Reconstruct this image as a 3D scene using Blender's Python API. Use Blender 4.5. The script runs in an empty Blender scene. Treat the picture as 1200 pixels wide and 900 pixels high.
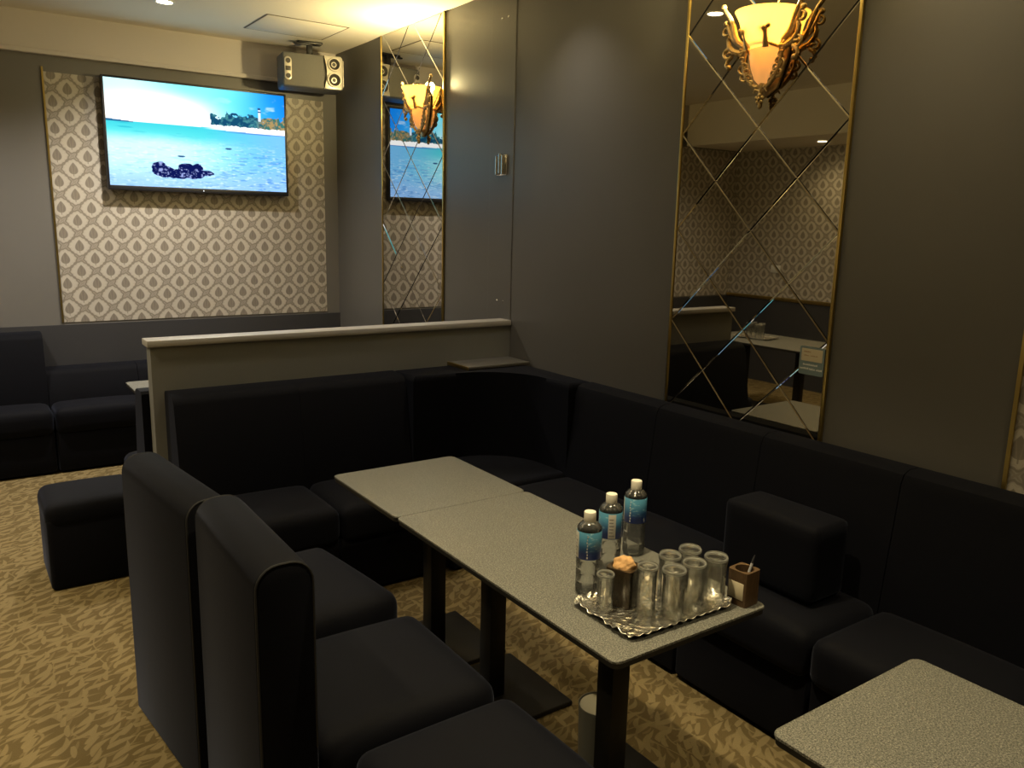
import bpy, bmesh, math, random
import numpy as np
from mathutils import Vector, Matrix
random.seed(7)
PI = math.pi
SC = bpy.context.scene
COL = SC.collection

# ------------------------------------------------------------------ mesh helpers
class MB:
    def __init__(self): self.bm = bmesh.new()
    def _merge(self, b2, M=None):
        if M is not None: bmesh.ops.transform(b2, matrix=M, verts=b2.verts)
        me = bpy.data.meshes.new('tmp'); b2.to_mesh(me); b2.free()
        self.bm.from_mesh(me); bpy.data.meshes.remove(me); return self
    def box(self, x0, x1, y0, y1, z0, z1, bev=0, seg=2, M=None):
        b = bmesh.new()
        bmesh.ops.create_cube(b, size=1)
        for v in b.verts:
            v.co = Vector(((x0+x1)/2+v.co.x*(x1-x0), (y0+y1)/2+v.co.y*(y1-y0), (z0+z1)/2+v.co.z*(z1-z0)))
        if bev: bmesh.ops.bevel(b, geom=list(b.edges), offset=bev, segments=seg, affect='EDGES', profile=.5)
        return self._merge(b, M)
    def rbox(self, hx, hy, hz, r, c=(0,0,0), crown=0, n=(14,14,8), sag=0, M=None):
        """rounded cushion: box with radius r, crowned top"""
        b = bmesh.new()
        def grid(ax, s):
            a, d = [(1,2),(2,0),(0,1)][ax]
            H = (hx, hy, hz)
            na, nd = n[a], n[d]
            vs = []
            for i in range(na+1):
                row = []
                for j in range(nd+1):
                    p = [0,0,0]; p[ax] = s*H[ax]
                    ta = -math.cos(PI*i/na); td = -math.cos(PI*j/nd)
                    p[a] = H[a]*(.55*ta+.45*(2*i/na-1)); p[d] = H[d]*(.55*td+.45*(2*j/nd-1))
                    row.append(b.verts.new(p))
                vs.append(row)
            for i in range(na):
                for j in range(nd):
                    q = (vs[i][j], vs[i+1][j], vs[i+1][j+1], vs[i][j+1])
                    b.faces.new(q if s > 0 else q[::-1])
        for ax in range(3):
            for s in (-1,1): grid(ax, s)
        bmesh.ops.remove_doubles(b, verts=b.verts, dist=1e-5)
        for v in b.verts:
            p = v.co.copy()
            q = Vector([max(-h+r, min(h-r, t)) for h, t in zip((hx,hy,hz), p)])
            d = p-q
            if d.length > 1e-9: p = q+d.normalized()*r
            if p.z > 0:
                k = max(0, 1-(p.x/hx)**2)*max(0, 1-(p.y/hy)**2)
                p.z += crown*k**.7*(p.z/hz)
            v.co = p+Vector(c)
        return self._merge(b, M)
    def cyl(self, x, y, z0, z1, r, r2=None, n=32, bev=0):
        return self.lathe([(0,z0),(r,z0),(r if r2 is None else r2,z1),(0,z1)], n, (x,y,0))
    def lathe(self, prof, n=32, c=(0,0,0), a0=0, a1=2*PI, sx=1, sy=1, M=None, rad=None):
        b = bmesh.new(); full = abs(a1-a0-2*PI) < 1e-6
        m = n if full else n+1; rings = []
        for r, z in prof:
            if r < 1e-7: rings.append([b.verts.new((0,0,z))]); continue
            ring = []
            for k in range(m):
                a = a0+(a1-a0)*k/n
                rr = r*(rad(a, z) if rad else 1)
                ring.append(b.verts.new((rr*math.cos(a)*sx, rr*math.sin(a)*sy, z)))
            rings.append(ring)
        for A, B in zip(rings, rings[1:]):
            for k in range(n):
                k2 = (k+1) % m
                if len(A) == 1 and len(B) == 1: continue
                if len(A) == 1: b.faces.new((A[0], B[k2], B[k]))
                elif len(B) == 1: b.faces.new((A[k], A[k2], B[0]))
                else: b.faces.new((A[k], A[k2], B[k2], B[k]))
        T = Matrix.Translation(Vector(c))
        return self._merge(b, T if M is None else M @ T)
    def tube(self, pts, r, n=8, cap=True):
        pts = [Vector(p) for p in pts]; N = len(pts)
        rr = r if isinstance(r, (list, tuple)) else [r]*N
        b = bmesh.new(); rings = []
        t0 = (pts[1]-pts[0]).normalized()
        up = Vector((0,0,1)) if abs(t0.z) < .9 else Vector((1,0,0))
        nrm = t0.cross(up).normalized()
        for i, p in enumerate(pts):
            t = (pts[min(i+1,N-1)]-pts[max(i-1,0)]).normalized()
            nrm = (nrm - t*nrm.dot(t)).normalized(); bi = t.cross(nrm)
            rings.append([b.verts.new(p+(nrm*math.cos(2*PI*k/n)+bi*math.sin(2*PI*k/n))*rr[i]) for k in range(n)])
        for A, B in zip(rings, rings[1:]):
            for k in range(n): b.faces.new((A[k], A[(k+1)%n], B[(k+1)%n], B[k]))
        if cap:
            b.faces.new(rings[0][::-1]); b.faces.new(rings[-1])
        return self._merge(b)
    def prism(self, poly, z0, z1, bev=0, seg=2, M=None):
        b = bmesh.new()
        lo = [b.verts.new((x,y,z0)) for x,y in poly]; hi = [b.verts.new((x,y,z1)) for x,y in poly]
        n = len(poly)
        b.faces.new(lo[::-1]); top = b.faces.new(hi)
        for k in range(n): b.faces.new((lo[k], lo[(k+1)%n], hi[(k+1)%n], hi[k]))
        if bev:
            bmesh.ops.bevel(b, geom=list(top.edges), offset=bev, segments=seg, affect='EDGES', profile=.5)
        return self._merge(b, M)
    def sphere(self, c, r, u=12, v=8, s=(1,1,1)):
        b = bmesh.new(); bmesh.ops.create_uvsphere(b, u_segments=u, v_segments=v, radius=r)
        return self._merge(b, Matrix.Translation(Vector(c)) @ Matrix.Diagonal((*s,1)))
    def build(self, name, mat, parent=None, smooth=True, angle=35):
        bm = self.bm
        bmesh.ops.recalc_face_normals(bm, faces=bm.faces)
        me = bpy.data.meshes.new(name); bm.to_mesh(me); bm.free()
        if smooth:
            me.polygons.foreach_set('use_smooth', [True]*len(me.polygons))
            try: me.set_sharp_from_angle(angle=math.radians(angle))
            except Exception: pass
        me.materials.append(mat)
        o = bpy.data.objects.new(name, me); COL.objects.link(o)
        if parent: o.parent = parent
        return o

def tag(o, label, cat, group=None, kind=None):
    o['label'] = label; o['category'] = cat
    if group: o['group'] = group
    if kind: o['kind'] = kind
    return o
def thing(name, label, cat, loc=(0,0,0), rz=0, group=None):
    o = bpy.data.objects.new(name, None); COL.objects.link(o)
    o.empty_display_size = .1; o.location = loc; o.rotation_euler = (0,0,rz)
    return tag(o, label, cat, group)
def struct(name, mb, mat, parent=None, smooth=False):
    o = mb.build(name, mat, parent, smooth)
    if parent is None: o['kind'] = 'structure'
    return o
def copy_tree(src, label, loc, rz=0, group=None):
    r = src.copy(); COL.objects.link(r); r.location = loc; r.rotation_euler = (0,0,rz); r['label'] = label
    if group: r['group'] = group
    for ch in list(src.children):
        c = ch.copy(); COL.objects.link(c); c.parent = r
        for g in list(ch.children):
            d = g.copy(); COL.objects.link(d); d.parent = c
    return r

# ------------------------------------------------------------------ node helpers
class X:
    """float expression -> Math nodes"""
    nt = None
    def __init__(s, sock): s.s = sock
    @staticmethod
    def op(o, *a):
        n = X.nt.nodes.new('ShaderNodeMath'); n.operation = o
        for i, v in enumerate(a):
            if isinstance(v, X): X.nt.links.new(v.s, n.inputs[i])
            else: n.inputs[i].default_value = v
        return X(n.outputs[0])
    def __add__(a,b): return X.op('ADD',a,b)
    def __radd__(a,b): return X.op('ADD',b,a)
    def __sub__(a,b): return X.op('SUBTRACT',a,b)
    def __rsub__(a,b): return X.op('SUBTRACT',b,a)
    def __mul__(a,b): return X.op('MULTIPLY',a,b)
    def __rmul__(a,b): return X.op('MULTIPLY',b,a)
    def __truediv__(a,b): return X.op('DIVIDE',a,b)
    def __neg__(a): return X.op('MULTIPLY',a,-1.)
    def __pow__(a,b): return X.op('POWER',a,b)
def fmin(a,b): return X.op('MINIMUM',a,b)
def fmax(a,b): return X.op('MAXIMUM',a,b)
def fabs(a): return X.op('ABSOLUTE',a)
def fround(a): return X.op('ROUND',a)
def ffloor(a): return X.op('FLOOR',a)
def fsin(a): return X.op('SINE',a)
def fcos(a): return X.op('COSINE',a)
def fsqrt(a): return X.op('SQRT',a)
def lt(a,b): return X.op('LESS_THAN',a,b)
def sstep(e0, e1, x):
    n = X.nt.nodes.new('ShaderNodeMapRange'); n.interpolation_type = 'SMOOTHSTEP'
    X.nt.links.new(x.s, n.inputs[0]); n.inputs[1].default_value = e0; n.inputs[2].default_value = e1
    if e0 > e1:
        n.inputs[1].default_value = e1; n.inputs[2].default_value = e0; n.inputs[3].default_value = 1; n.inputs[4].default_value = 0
    return X(n.outputs[0])
def mixc(f, a, b):
    n = X.nt.nodes.new('ShaderNodeMix'); n.data_type = 'RGBA'
    if isinstance(f, X): X.nt.links.new(f.s, n.inputs[0])
    else: n.inputs[0].default_value = f
    for i, v in ((6,a),(7,b)):
        if isinstance(v, tuple): n.inputs[i].default_value = (*v,1)
        else: X.nt.links.new(v, n.inputs[i])
    return n.outputs[2]
def posn():
    g = X.nt.nodes.new('ShaderNodeNewGeometry'); s = X.nt.nodes.new('ShaderNodeSeparateXYZ')
    X.nt.links.new(g.outputs['Position'], s.inputs[0])
    return [X(o) for o in s.outputs], g.outputs['Position']
def objc():
    g = X.nt.nodes.new('ShaderNodeTexCoord'); s = X.nt.nodes.new('ShaderNodeSeparateXYZ')
    X.nt.links.new(g.outputs['Object'], s.inputs[0])
    return [X(o) for o in s.outputs], g.outputs['Object']
def vec(x,y,z=0.):
    n = X.nt.nodes.new('ShaderNodeCombineXYZ')
    for i,v in enumerate((x,y,z)):
        if isinstance(v, X): X.nt.links.new(v.s, n.inputs[i])
        else: n.inputs[i].default_value = v
    return n.outputs[0]
def noise(v, scale, detail=3, rough=.5, out=0):
    n = X.nt.nodes.new('ShaderNodeTexNoise'); n.inputs['Scale'].default_value = scale
    n.inputs['Detail'].default_value = detail; n.inputs['Roughness'].default_value = rough
    X.nt.links.new(v, n.inputs['Vector'])
    return X(n.outputs[0]) if out == 0 else n.outputs[1]
def bump(h, strength=.3, dist=.01):
    n = X.nt.nodes.new('ShaderNodeBump'); n.inputs['Strength'].default_value = strength; n.inputs['Distance'].default_value = dist
    X.nt.links.new(h.s, n.inputs['Height']); return n.outputs[0]
MATS = {}
def pmat(name, color=(.5,.5,.5), rough=.5, metal=0, build=None, **kw):
    m = bpy.data.materials.new(name); m.use_nodes = True; X.nt = m.node_tree
    p = m.node_tree.nodes['Principled BSDF']
    p.inputs['Base Color'].default_value = (*color,1); p.inputs['Roughness'].default_value = rough; p.inputs['Metallic'].default_value = metal
    for k, v in kw.items():
        p.inputs[k.replace('_',' ')].default_value = v
    if build:
        r = build()
        for k, v in r.items():
            m.node_tree.links.new(v.s if isinstance(v, X) else v, p.inputs[k])
    MATS[name] = m
    return m

# ------------------------------------------------------------------ materials
def m_paint(base, var, scale=3):
    def f():
        (x,y,z), v = posn()
        n = noise(v, scale, 4); n2 = noise(v, 160, 2)
        return {'Base Color': mixc(n, tuple(c*(1-var) for c in base), tuple(c*(1+var) for c in base)), 'Normal': bump(n2, .04, .002)}
    return f
M_ceil = pmat('ceiling_paint', rough=.8, build=m_paint((.86,.80,.70), .03))
M_band = pmat('beam_paint', rough=.7, build=m_paint((.66,.61,.58), .03))
M_wall = pmat('dark_wall_panel', rough=.36, build=m_paint((.122,.116,.108), .06))
M_wallg = pmat('grey_wall_panel', rough=.45, build=m_paint((.175,.167,.160), .06))
M_dado = pmat('dark_dado', rough=.55, build=m_paint((.045,.045,.052), .1))
M_part = pmat('partition_laminate', rough=.42, build=m_paint((.20,.20,.195), .05))
M_cap = pmat('partition_cap', rough=.4, build=m_paint((.40,.38,.36), .05))
M_gold = pmat('brass_trim', (.65,.48,.16), .28, 1)
M_agold = pmat('antique_gold', rough=.42, metal=.75, build=lambda: (lambda pv: {'Base Color': mixc(noise(pv[1], 60, 3), (.30,.18,.07), (.85,.64,.32))})(posn()))
M_chrome = pmat('chrome', (.75,.74,.72), .18, 1)
M_black = pmat('black_metal', (.012,.011,.010), .42, .3)
M_blackp = pmat('black_plastic', (.018,.018,.022), .35)

def velvet(base, tint):
    def f():
        (x,y,z), v = objc()
        n = noise(v, 7, 4, .6); n2 = noise(v, 420, 2)
        return {'Base Color': mixc(n, tuple(c*.8 for c in base), tuple(c*1.25 for c in base)), 'Normal': bump(n2*.5+n*1.2, .12, .006)}
    return f
M_velvet = pmat('navy_velvet', rough=.75, build=velvet((.0027,.0029,.0054), 0), Sheen_Weight=.065, Sheen_Roughness=.4, Specular_IOR_Level=.1)
M_velvet.node_tree.nodes['Principled BSDF'].inputs['Sheen Tint'].default_value = (.58,.66,1,1)
M_seam = pmat('velvet_piping', (.004,.004,.006), .7)

def m_granite():
    (x,y,z), v = posn()
    n = noise(v, 260, 3, .75); n2 = noise(v, 420, 2); big = noise(v, 5, 2)
    w = X.nt.nodes.new('ShaderNodeTexVoronoi'); w.inputs['Scale'].default_value = 210
    X.nt.links.new(v, w.inputs['Vector'])
    sp = sstep(.36, .2, X(w.outputs['Distance']))*sstep(.55, .62, X.op('FRACT', n2*7.))
    c = mixc(sstep(.40, .60, n), (.050,.050,.045), (.205,.203,.18))
    c = mixc(sp*.8, c, (.55,.53,.46))
    return {'Base Color': c, 'Roughness': .34+big*.1}
M_granite = pmat('granite_laminate', rough=.4, build=m_granite)
M_edge = pmat('tabletop_edge', (.02,.018,.015), .45)

def m_carpet():
    (x,y,z), v = posn()
    warp = noise(v, 3.2, 2, .5, 1)
    def leaves(scale, ox, oy, lx, ly, seed, asp):
        wv = X.nt.nodes.new('ShaderNodeVectorMath'); wv.operation = 'MULTIPLY_ADD'
        X.nt.links.new(warp, wv.inputs[0]); wv.inputs[1].default_value = (.05,.05,0)
        X.nt.links.new(vec(x*scale+ox, y*scale*asp+oy, 0.), wv.inputs[2])
        vo = X.nt.nodes.new('ShaderNodeTexVoronoi'); vo.voronoi_dimensions = '2D'; vo.inputs['Scale'].default_value = 1; vo.inputs['Randomness'].default_value = .75
        X.nt.links.new(wv.outputs[0], vo.inputs['Vector'])
        d = X.nt.nodes.new('ShaderNodeVectorMath'); d.operation = 'SUBTRACT'
        X.nt.links.new(wv.outputs[0], d.inputs[0]); X.nt.links.new(vo.outputs['Position'], d.inputs[1])
        s = X.nt.nodes.new('ShaderNodeSeparateXYZ'); X.nt.links.new(d.outputs[0], s.inputs[0])
        dx, dy = X(s.outputs[0]), X(s.outputs[1])/asp
        sc = X.nt.nodes.new('ShaderNodeSeparateColor'); X.nt.links.new(vo.outputs['Color'], sc.inputs[0])
        a = X(sc.outputs[0])*1.3-.25+seed
        ca, sa = fcos(a), fsin(a)
        p = dx*ca+dy*sa; q = dy*ca-dx*sa
        q = q + p*p*(X(sc.outputs[1])-.5)*1.6      # curl of the leaf
        t = p/lx
        wdt = (1.-t*t)*(1.-t*.45)*ly
        vein = sstep(.012, .035, fabs(q))
        return sstep(-.02, .03, wdt-fabs(q))*lt(fabs(t), 1.)
    a = leaves(11, 0, 0, .62, .135, 0., 1.4); b = leaves(12.5, 3.37, 8.61, .60, .115, .5, 1.4); c = leaves(17, 7.7, 1.9, .60, .09, .25, 1.3)
    m = fmax(a, b)
    # thin winding stems
    st = noise(v, 4.5, 1, .4); stem = sstep(.016, .007, fabs(X.op('FRACT', st*6.)-.5)*.2)
    m = fmax(m, stem*.8)
    pile = noise(v, 380, 2, .7); big = noise(v, 1.3, 2)
    dark = mixc(pile, (.080,.058,.025), (.150,.110,.050))
    mid = mixc(pile, (.120,.088,.040), (.205,.155,.078))
    light = mixc(pile, (.165,.124,.060), (.255,.198,.104))
    return {'Base Color': mixc(m*.88, mixc(c, dark, mid), light), 'Normal': bump(pile+m*.4, .35, .006)}
M_carpet = pmat('leaf_carpet', rough=.95, build=m_carpet, Specular_IOR_Level=.1)

def m_damask(ax):
    def f():
        P3, v = posn()
        u = P3[ax]/.178; w = P3[2]/.166
        def cell(uo, wo):
            a = u+uo; b = w+wo
            return a-fround(a), b-fround(b)
        aA, bA = cell(0., 0.); aB, bB = cell(.5, .5)
        def metric(a, b): return fsqrt(a*a*1.06+b*b)*.58+(fabs(a)+fabs(b))*.42
        mA, mB = metric(aA,bA), metric(aB,bB)
        pick = lt(mB, mA)
        a = aA+(aB-aA)*pick; b = bA+(bB-bA)*pick
        m = fmin(mA, mB); dm = fabs(mA-mB)
        # spade: round bottom, pointed top
        t = (b+.20)/.46
        inside = lt(fabs(t-.5), .5)
        prof = fsqrt(fmax(t, 0.))*(1.-t)*.40
        spade = sstep(-.012, .02, prof-fabs(a))*inside
        stem = sstep(.02, .008, fabs(a))*lt(fabs(b+.22), .06)
        ang = X.op('ARCTAN2', a, b)
        sc = fsin(ang*14.)*.013+fabs(b)*.02
        ring = sstep(.040, .020, fabs(m-.398-sc))
        inner = sstep(.020, .008, fabs(m-.335-sc*2.))*.5
        halo = sstep(.396, .38, m-sc)
        vein = sstep(.02, .006, fabs(fabs(a)-.05-b*.12))*spade*.35
        dots = sstep(.05, .03, dm)*sstep(.42, .47, m)
        n = noise(v, 130, 2)
        base = mixc(n, (.37,.335,.295), (.43,.395,.35))
        c = mixc(halo, base, (.55,.51,.455))
        c = mixc(inner, c, (.44,.39,.33))
        c = mixc(ring*.75, c, (.22,.19,.155))
        c = mixc(dots*.5, c, (.26,.22,.18))
        c = mixc(fmax(spade, stem*.8)*.9, c, (.215,.188,.16))
        c = mixc(vein, c, (.40,.35,.29))
        return {'Base Color': c, 'Roughness': .5-spade*.12}
    return f
M_damX = pmat('damask_paper_wide', rough=.5, build=m_damask(0))
M_damY = pmat('damask_paper_side', rough=.5, build=m_damask(1))

M_mirror = pmat('smoked_mirror', (.40,.365,.29), .015, 1)
M_mirror2 = pmat('clear_smoked_mirror', (.52,.50,.46), .015, 1)
M_silver = pmat('silver_tray_metal', rough=.27, metal=1, build=lambda: (lambda pv: {'Base Color': mixc(noise(pv[1], 30, 2), (.86,.83,.75), (.97,.95,.88)), 'Normal': bump(noise(pv[1], 60, 2, .5), .6, .008)})(posn()))

def glassmat(name, tint, ior=1.45, refr=.3, rough=.01, sparkle=.03):
    m = bpy.data.materials.new(name); m.use_nodes = True; nt = m.node_tree; nt.nodes.clear(); X.nt = nt
    out = nt.nodes.new('ShaderNodeOutputMaterial'); fr = nt.nodes.new('ShaderNodeFresnel'); fr.inputs[0].default_value = ior
    tr = nt.nodes.new('ShaderNodeBsdfTransparent'); tr.inputs[0].default_value = (*tint,1)
    rf = nt.nodes.new('ShaderNodeBsdfRefraction'); rf.inputs['Color'].default_value = (*tint,1); rf.inputs['IOR'].default_value = ior; rf.inputs['Roughness'].default_value = rough
    gl = nt.nodes.new('ShaderNodeBsdfGlossy'); gl.inputs['Roughness'].default_value = .13
    m1 = nt.nodes.new('ShaderNodeMixShader'); m1.inputs[0].default_value = refr
    nt.links.new(tr.outputs[0], m1.inputs[1]); nt.links.new(rf.outputs[0], m1.inputs[2])
    m2 = nt.nodes.new('ShaderNodeMixShader'); fx = X.op('MINIMUM', X(fr.outputs[0])*1.1+.02, 1.)
    nt.links.new(fx.s, m2.inputs[0]); nt.links.new(m1.outputs[0], m2.inputs[1]); nt.links.new(gl.outputs[0], m2.inputs[2])
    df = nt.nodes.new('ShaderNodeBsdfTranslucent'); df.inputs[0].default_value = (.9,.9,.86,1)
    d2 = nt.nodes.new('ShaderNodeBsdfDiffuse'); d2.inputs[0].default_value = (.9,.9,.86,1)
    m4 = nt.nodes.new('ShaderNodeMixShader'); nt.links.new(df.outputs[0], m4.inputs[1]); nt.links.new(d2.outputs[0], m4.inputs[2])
    m3 = nt.nodes.new('ShaderNodeMixShader'); m3.inputs[0].default_value = sparkle; nt.links.new(m2.outputs[0], m3.inputs[1]); nt.links.new(m4.outputs[0], m3.inputs[2])  # pale scatter mixed into the clear material imitates sparkle and highlights
    nt.links.new(m3.outputs[0], out.inputs[0]); return m
M_glass = glassmat('tumbler_glass', (.985,.985,.97), 1.5, .08, sparkle=.025)
M_rim = glassmat('tumbler_base_glass', (.985,.985,.97), 1.5, .05, sparkle=.42)  # strong pale mix paints the bright glint into the base ring
M_pet = glassmat('bottle_plastic', (.98,.985,.985), 1.38, .05, sparkle=.035)
M_capw = pmat('bottle_cap_plastic', (.78,.74,.64), .4)

def m_label():
    (x,y,z), v = objc()
    t = (z-.098)/.072
    n = noise(vec(x*1., y*1., z*3.), 60, 3)
    c = mixc(sstep(.1, .85, t+n*.2-.1), (.010,.035,.22), (.10,.33,.52))
    c = mixc(sstep(.60, .66, n)*sstep(.25, .5, t)*.6, c, (.45,.68,.75))
    return {'Base Color': c}
M_label = pmat('blue_bottle_label', rough=.35, build=m_label)
M_white = pmat('white_print', (.80,.80,.78), .5)
M_panelw = pmat('white_label_panel', (.62,.60,.54), .5)
M_ink = pmat('grey_print', (.28,.26,.25), .5)

def m_wood(c1, c2, scale=1):
    def f():
        (x,y,z), v = objc()
        n = noise(vec(x*18., y*18., z*3.), 6*scale, 3)
        r = X.op('FRACT', n*6.)
        return {'Base Color': mixc(r, c1, c2)}
    return f
M_wood = pmat('brown_wood', rough=.5, build=m_wood((.062,.034,.014), (.105,.060,.027)))
M_woodd = pmat('dark_brown_lacquer', rough=.22, build=m_wood((.028,.018,.010), (.05,.033,.018)))
M_tan = pmat('tan_napkin', rough=.85, build=lambda: (lambda pv: {'Base Color': mixc(noise(pv[1], 55, 3), (.50,.27,.105), (.66,.40,.18)), 'Normal': bump(noise(pv[1], 60, 3), .5, .01)})(posn()))
M_cream = pmat('cream_print', (.66,.58,.42), .5)
M_blgr = pmat('blue_grey_card', (.20,.27,.29), .35)
M_bin = pmat('grey_metal_bin', (.22,.215,.19), .4, .2)
M_binin = pmat('cream_liner', (.85,.80,.64), .6)
M_spk = pmat('speaker_cloth', rough=.8, build=lambda: (lambda pv: {'Base Color': mixc(noise(pv[1], 300, 2), (.13,.125,.115), (.19,.185,.17))})(posn()))
M_spks = pmat('speaker_silver', (.62,.58,.50), .35, .3)
M_cone = pmat('speaker_cone', (.06,.055,.05), .4)
M_spkb = pmat('speaker_body', (.10,.095,.09), .5)

def emis(name, color, strength):
    m = bpy.data.materials.new(name); m.use_nodes = True; nt = m.node_tree; nt.nodes.clear()
    e = nt.nodes.new('ShaderNodeEmission'); e.inputs[0].default_value = (*color,1); e.inputs[1].default_value = strength
    o = nt.nodes.new('ShaderNodeOutputMaterial'); nt.links.new(e.outputs[0], o.inputs[0]); return m
M_lamp = emis('lit_lamp_lens', (1,.86,.55), 30)
M_bulb = emis('lit_bulb', (1,.80,.40), 30)

def ambermat(name, col, emit, est):
    m = bpy.data.materials.new(name); m.use_nodes = True; nt = m.node_tree; nt.nodes.clear(); X.nt = nt
    out = nt.nodes.new('ShaderNodeOutputMaterial')
    (x,y,z), v = objc(); n = noise(v, 22, 3)
    cc = mixc(n, tuple(c*.85 for c in col), col)
    tl = nt.nodes.new('ShaderNodeBsdfTranslucent'); nt.links.new(cc, tl.inputs[0])
    df = nt.nodes.new('ShaderNodeBsdfPrincipled'); nt.links.new(cc, df.inputs['Base Color']); df.inputs['Roughness'].default_value = .3
    mx = nt.nodes.new('ShaderNodeMixShader'); mx.inputs[0].default_value = .28
    nt.links.new(tl.outputs[0], mx.inputs[1]); nt.links.new(df.outputs[0], mx.inputs[2])
    em = nt.nodes.new('ShaderNodeEmission'); em.inputs[0].default_value = (*emit,1); em.inputs[1].default_value = est
    ad = nt.nodes.new('ShaderNodeAddShader'); nt.links.new(mx.outputs[0], ad.inputs[0]); nt.links.new(em.outputs[0], ad.inputs[1])
    nt.links.new(ad.outputs[0], out.inputs[0]); return m
M_bowl = ambermat('amber_glass_bowl', (.95,.72,.34), (1,.64,.20), .34)
M_shade = ambermat('amber_glass_shield', (.90,.60,.26), (1,.58,.20), .27)

# ------------------------------------------------------------------ room shell
XN, XR, YT, ZC = 1.385, 1.392, 4.93, 2.855
XL, YB = -3.3, -3.2
struct('floor', MB().box(XL-.1, XR+.3, YB-.1, YT+.1, -.1, 0), M_carpet)
struct('ceiling', MB().box(XL-.1, XR+.3, YB-.1, YT+.1, ZC, ZC+.1), M_ceil)
struct('wall_right', MB().box(XN, XN+.2, YB-.1, 2.5, 0, ZC), M_wall)
struct('wall_right', MB().box(XR, XR+.165, 2.5, YT+.1, 0, ZC), M_wall)
struct('wall_far', MB().box(XL-.1, XR, YT, YT+.1, 0, ZC), M_wallg)
struct('wall_left', MB().box(XL-.1, XL, YB-.1, YT, 0, ZC), M_wallg)
struct('wall_near', MB().box(XL, XN, YB-.1, YB, 0, ZC), M_wallg)
# light painted band and its moulding along the top of the screen wall
struct('trim_1', MB().box(XL, XR, YT-.012, YT, 2.628, ZC), M_band)
struct('trim_2', MB().box(XL, XR, YT-.045, YT, 2.600, 2.630, .006), M_band)
# lower ceiling along the left wall
struct('ceiling', MB().box(XL, -2.45, YB, YT-.05, 2.45, ZC), M_ceil)
# wallpapers
struct('trim_3', MB().box(-.577, 1.284, YT-.004, YT, .905, 2.502), M_damX)
struct('trim_4', MB().box(XL, -1.45, YT-.004, YT, .90, 2.45), M_damX)
struct('trim_5', MB().box(XL, XL+.004, YB, YT, .92, 2.45), M_damY)
struct('trim_6', MB().box(XN-.004, XN, -1.2, -.158, .0, ZC), M_damY)
struct('trim_7', MB().box(-.585, -.574, YT-.012, YT, .905, 2.53), M_gold)
struct('trim_8', MB().box(XN-.012, XN, -.158, -.146, .0, ZC), M_gold)
struct('trim_9', MB().box(XL, XL+.02, YB, YT, .89, .925, .004), M_gold)
# dark dado below the wallpaper
struct('baseboard_far', MB().box(XL, XR, YT-.01, YT, 0, .89), M_dado)
struct('baseboard_left', MB().box(XL, XL+.01, YB, YT-.01, 0, .89), M_dado)

# vertical strip panel beside the wall end, with its hinge bracket
st = MB().box(XR-.012, XR, 2.502, 2.735, 0, ZC-.001, .002)
struct('trim_10', st, M_wall)
br = thing('wall_bracket', 'small metal hinge bracket on the narrow wall strip at the recess edge', 'bracket', (XR-.012, 2.612, 1.938))
b = MB().box(-.004, 0, -.05, .05, -.055, .055, .001)
b.build('bracket_plate', M_chrome, br)
b = MB()
for yy in (-.03, .03): b.cyl(-.012, yy, -.05, .05, .011)
b.cyl(-.012, 0, -.045, .06, .010); b.build('hinge_barrel', M_chrome, br)
for z in (2.70, 1.19):
    for yy in (2.575, 2.635):
        s = MB().sphere((XR-.012, yy, z), .007, s=(.5,1,1)).build('screw', M_chrome)
        tag(s, 'small screw heads fixing the narrow wall strip at the recess edge', 'screw', 'screws of the wall strip')

# partition with cap
pt = thing('low_partition', 'dark grey low partition wall with a pale cap behind the far sofa', 'partition', (0,0,0))
MB().box(-.505, XN-.002, 2.5, 2.58, 0, 1.063).build('partition_panel', M_part, pt, False)
MB().box(-.518, XN-.002, 2.488, 2.60, 1.063, 1.092, .003).build('cap', M_cap, pt)

# ------------------------------------------------------------------ mirrors with bevelled lozenge tiles
def clip(poly, y0, y1, z0, z1):
    def cut(P, f, g):
        out = []
        for i in range(len(P)):
            a, b = P[i], P[(i+1)%len(P)]
            fa, fb = f(a), f(b)
            if fa >= 0: out.append(a)
            if (fa >= 0) != (fb >= 0):
                t = fa/(fa-fb); out.append((a[0]+(b[0]-a[0])*t, a[1]+(b[1]-a[1])*t))
        return out
    for f in (lambda p: p[0]-y0, lambda p: y1-p[0], lambda p: p[1]-z0, lambda p: z1-p[1]):
        if len(poly) < 3: return []
        poly = cut(poly, f, None)
    return poly
def inset(poly, d):
    A = sum(p[0]*q[1]-q[0]*p[1] for p, q in zip(poly, poly[1:]+poly[:1]))
    s = 1 if A > 0 else -1; n = len(poly); out = []
    L = []
    for i in range(n):
        a, b = Vector(poly[i]), Vector(poly[(i+1)%n]); e = (b-a).normalized(); nn = Vector((-e.y, e.x))*s
        L.append((a+nn*d, e))
    for i in range(n):
        (p, e), (q, g) = L[i-1], L[i]
        den = e.x*g.y-e.y*g.x
        if abs(den) < 1e-6: out.append(tuple(q)); continue
        t = ((q-p).x*g.y-(q-p).y*g.x)/den; out.append(tuple(p+e*t))
    return out
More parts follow.
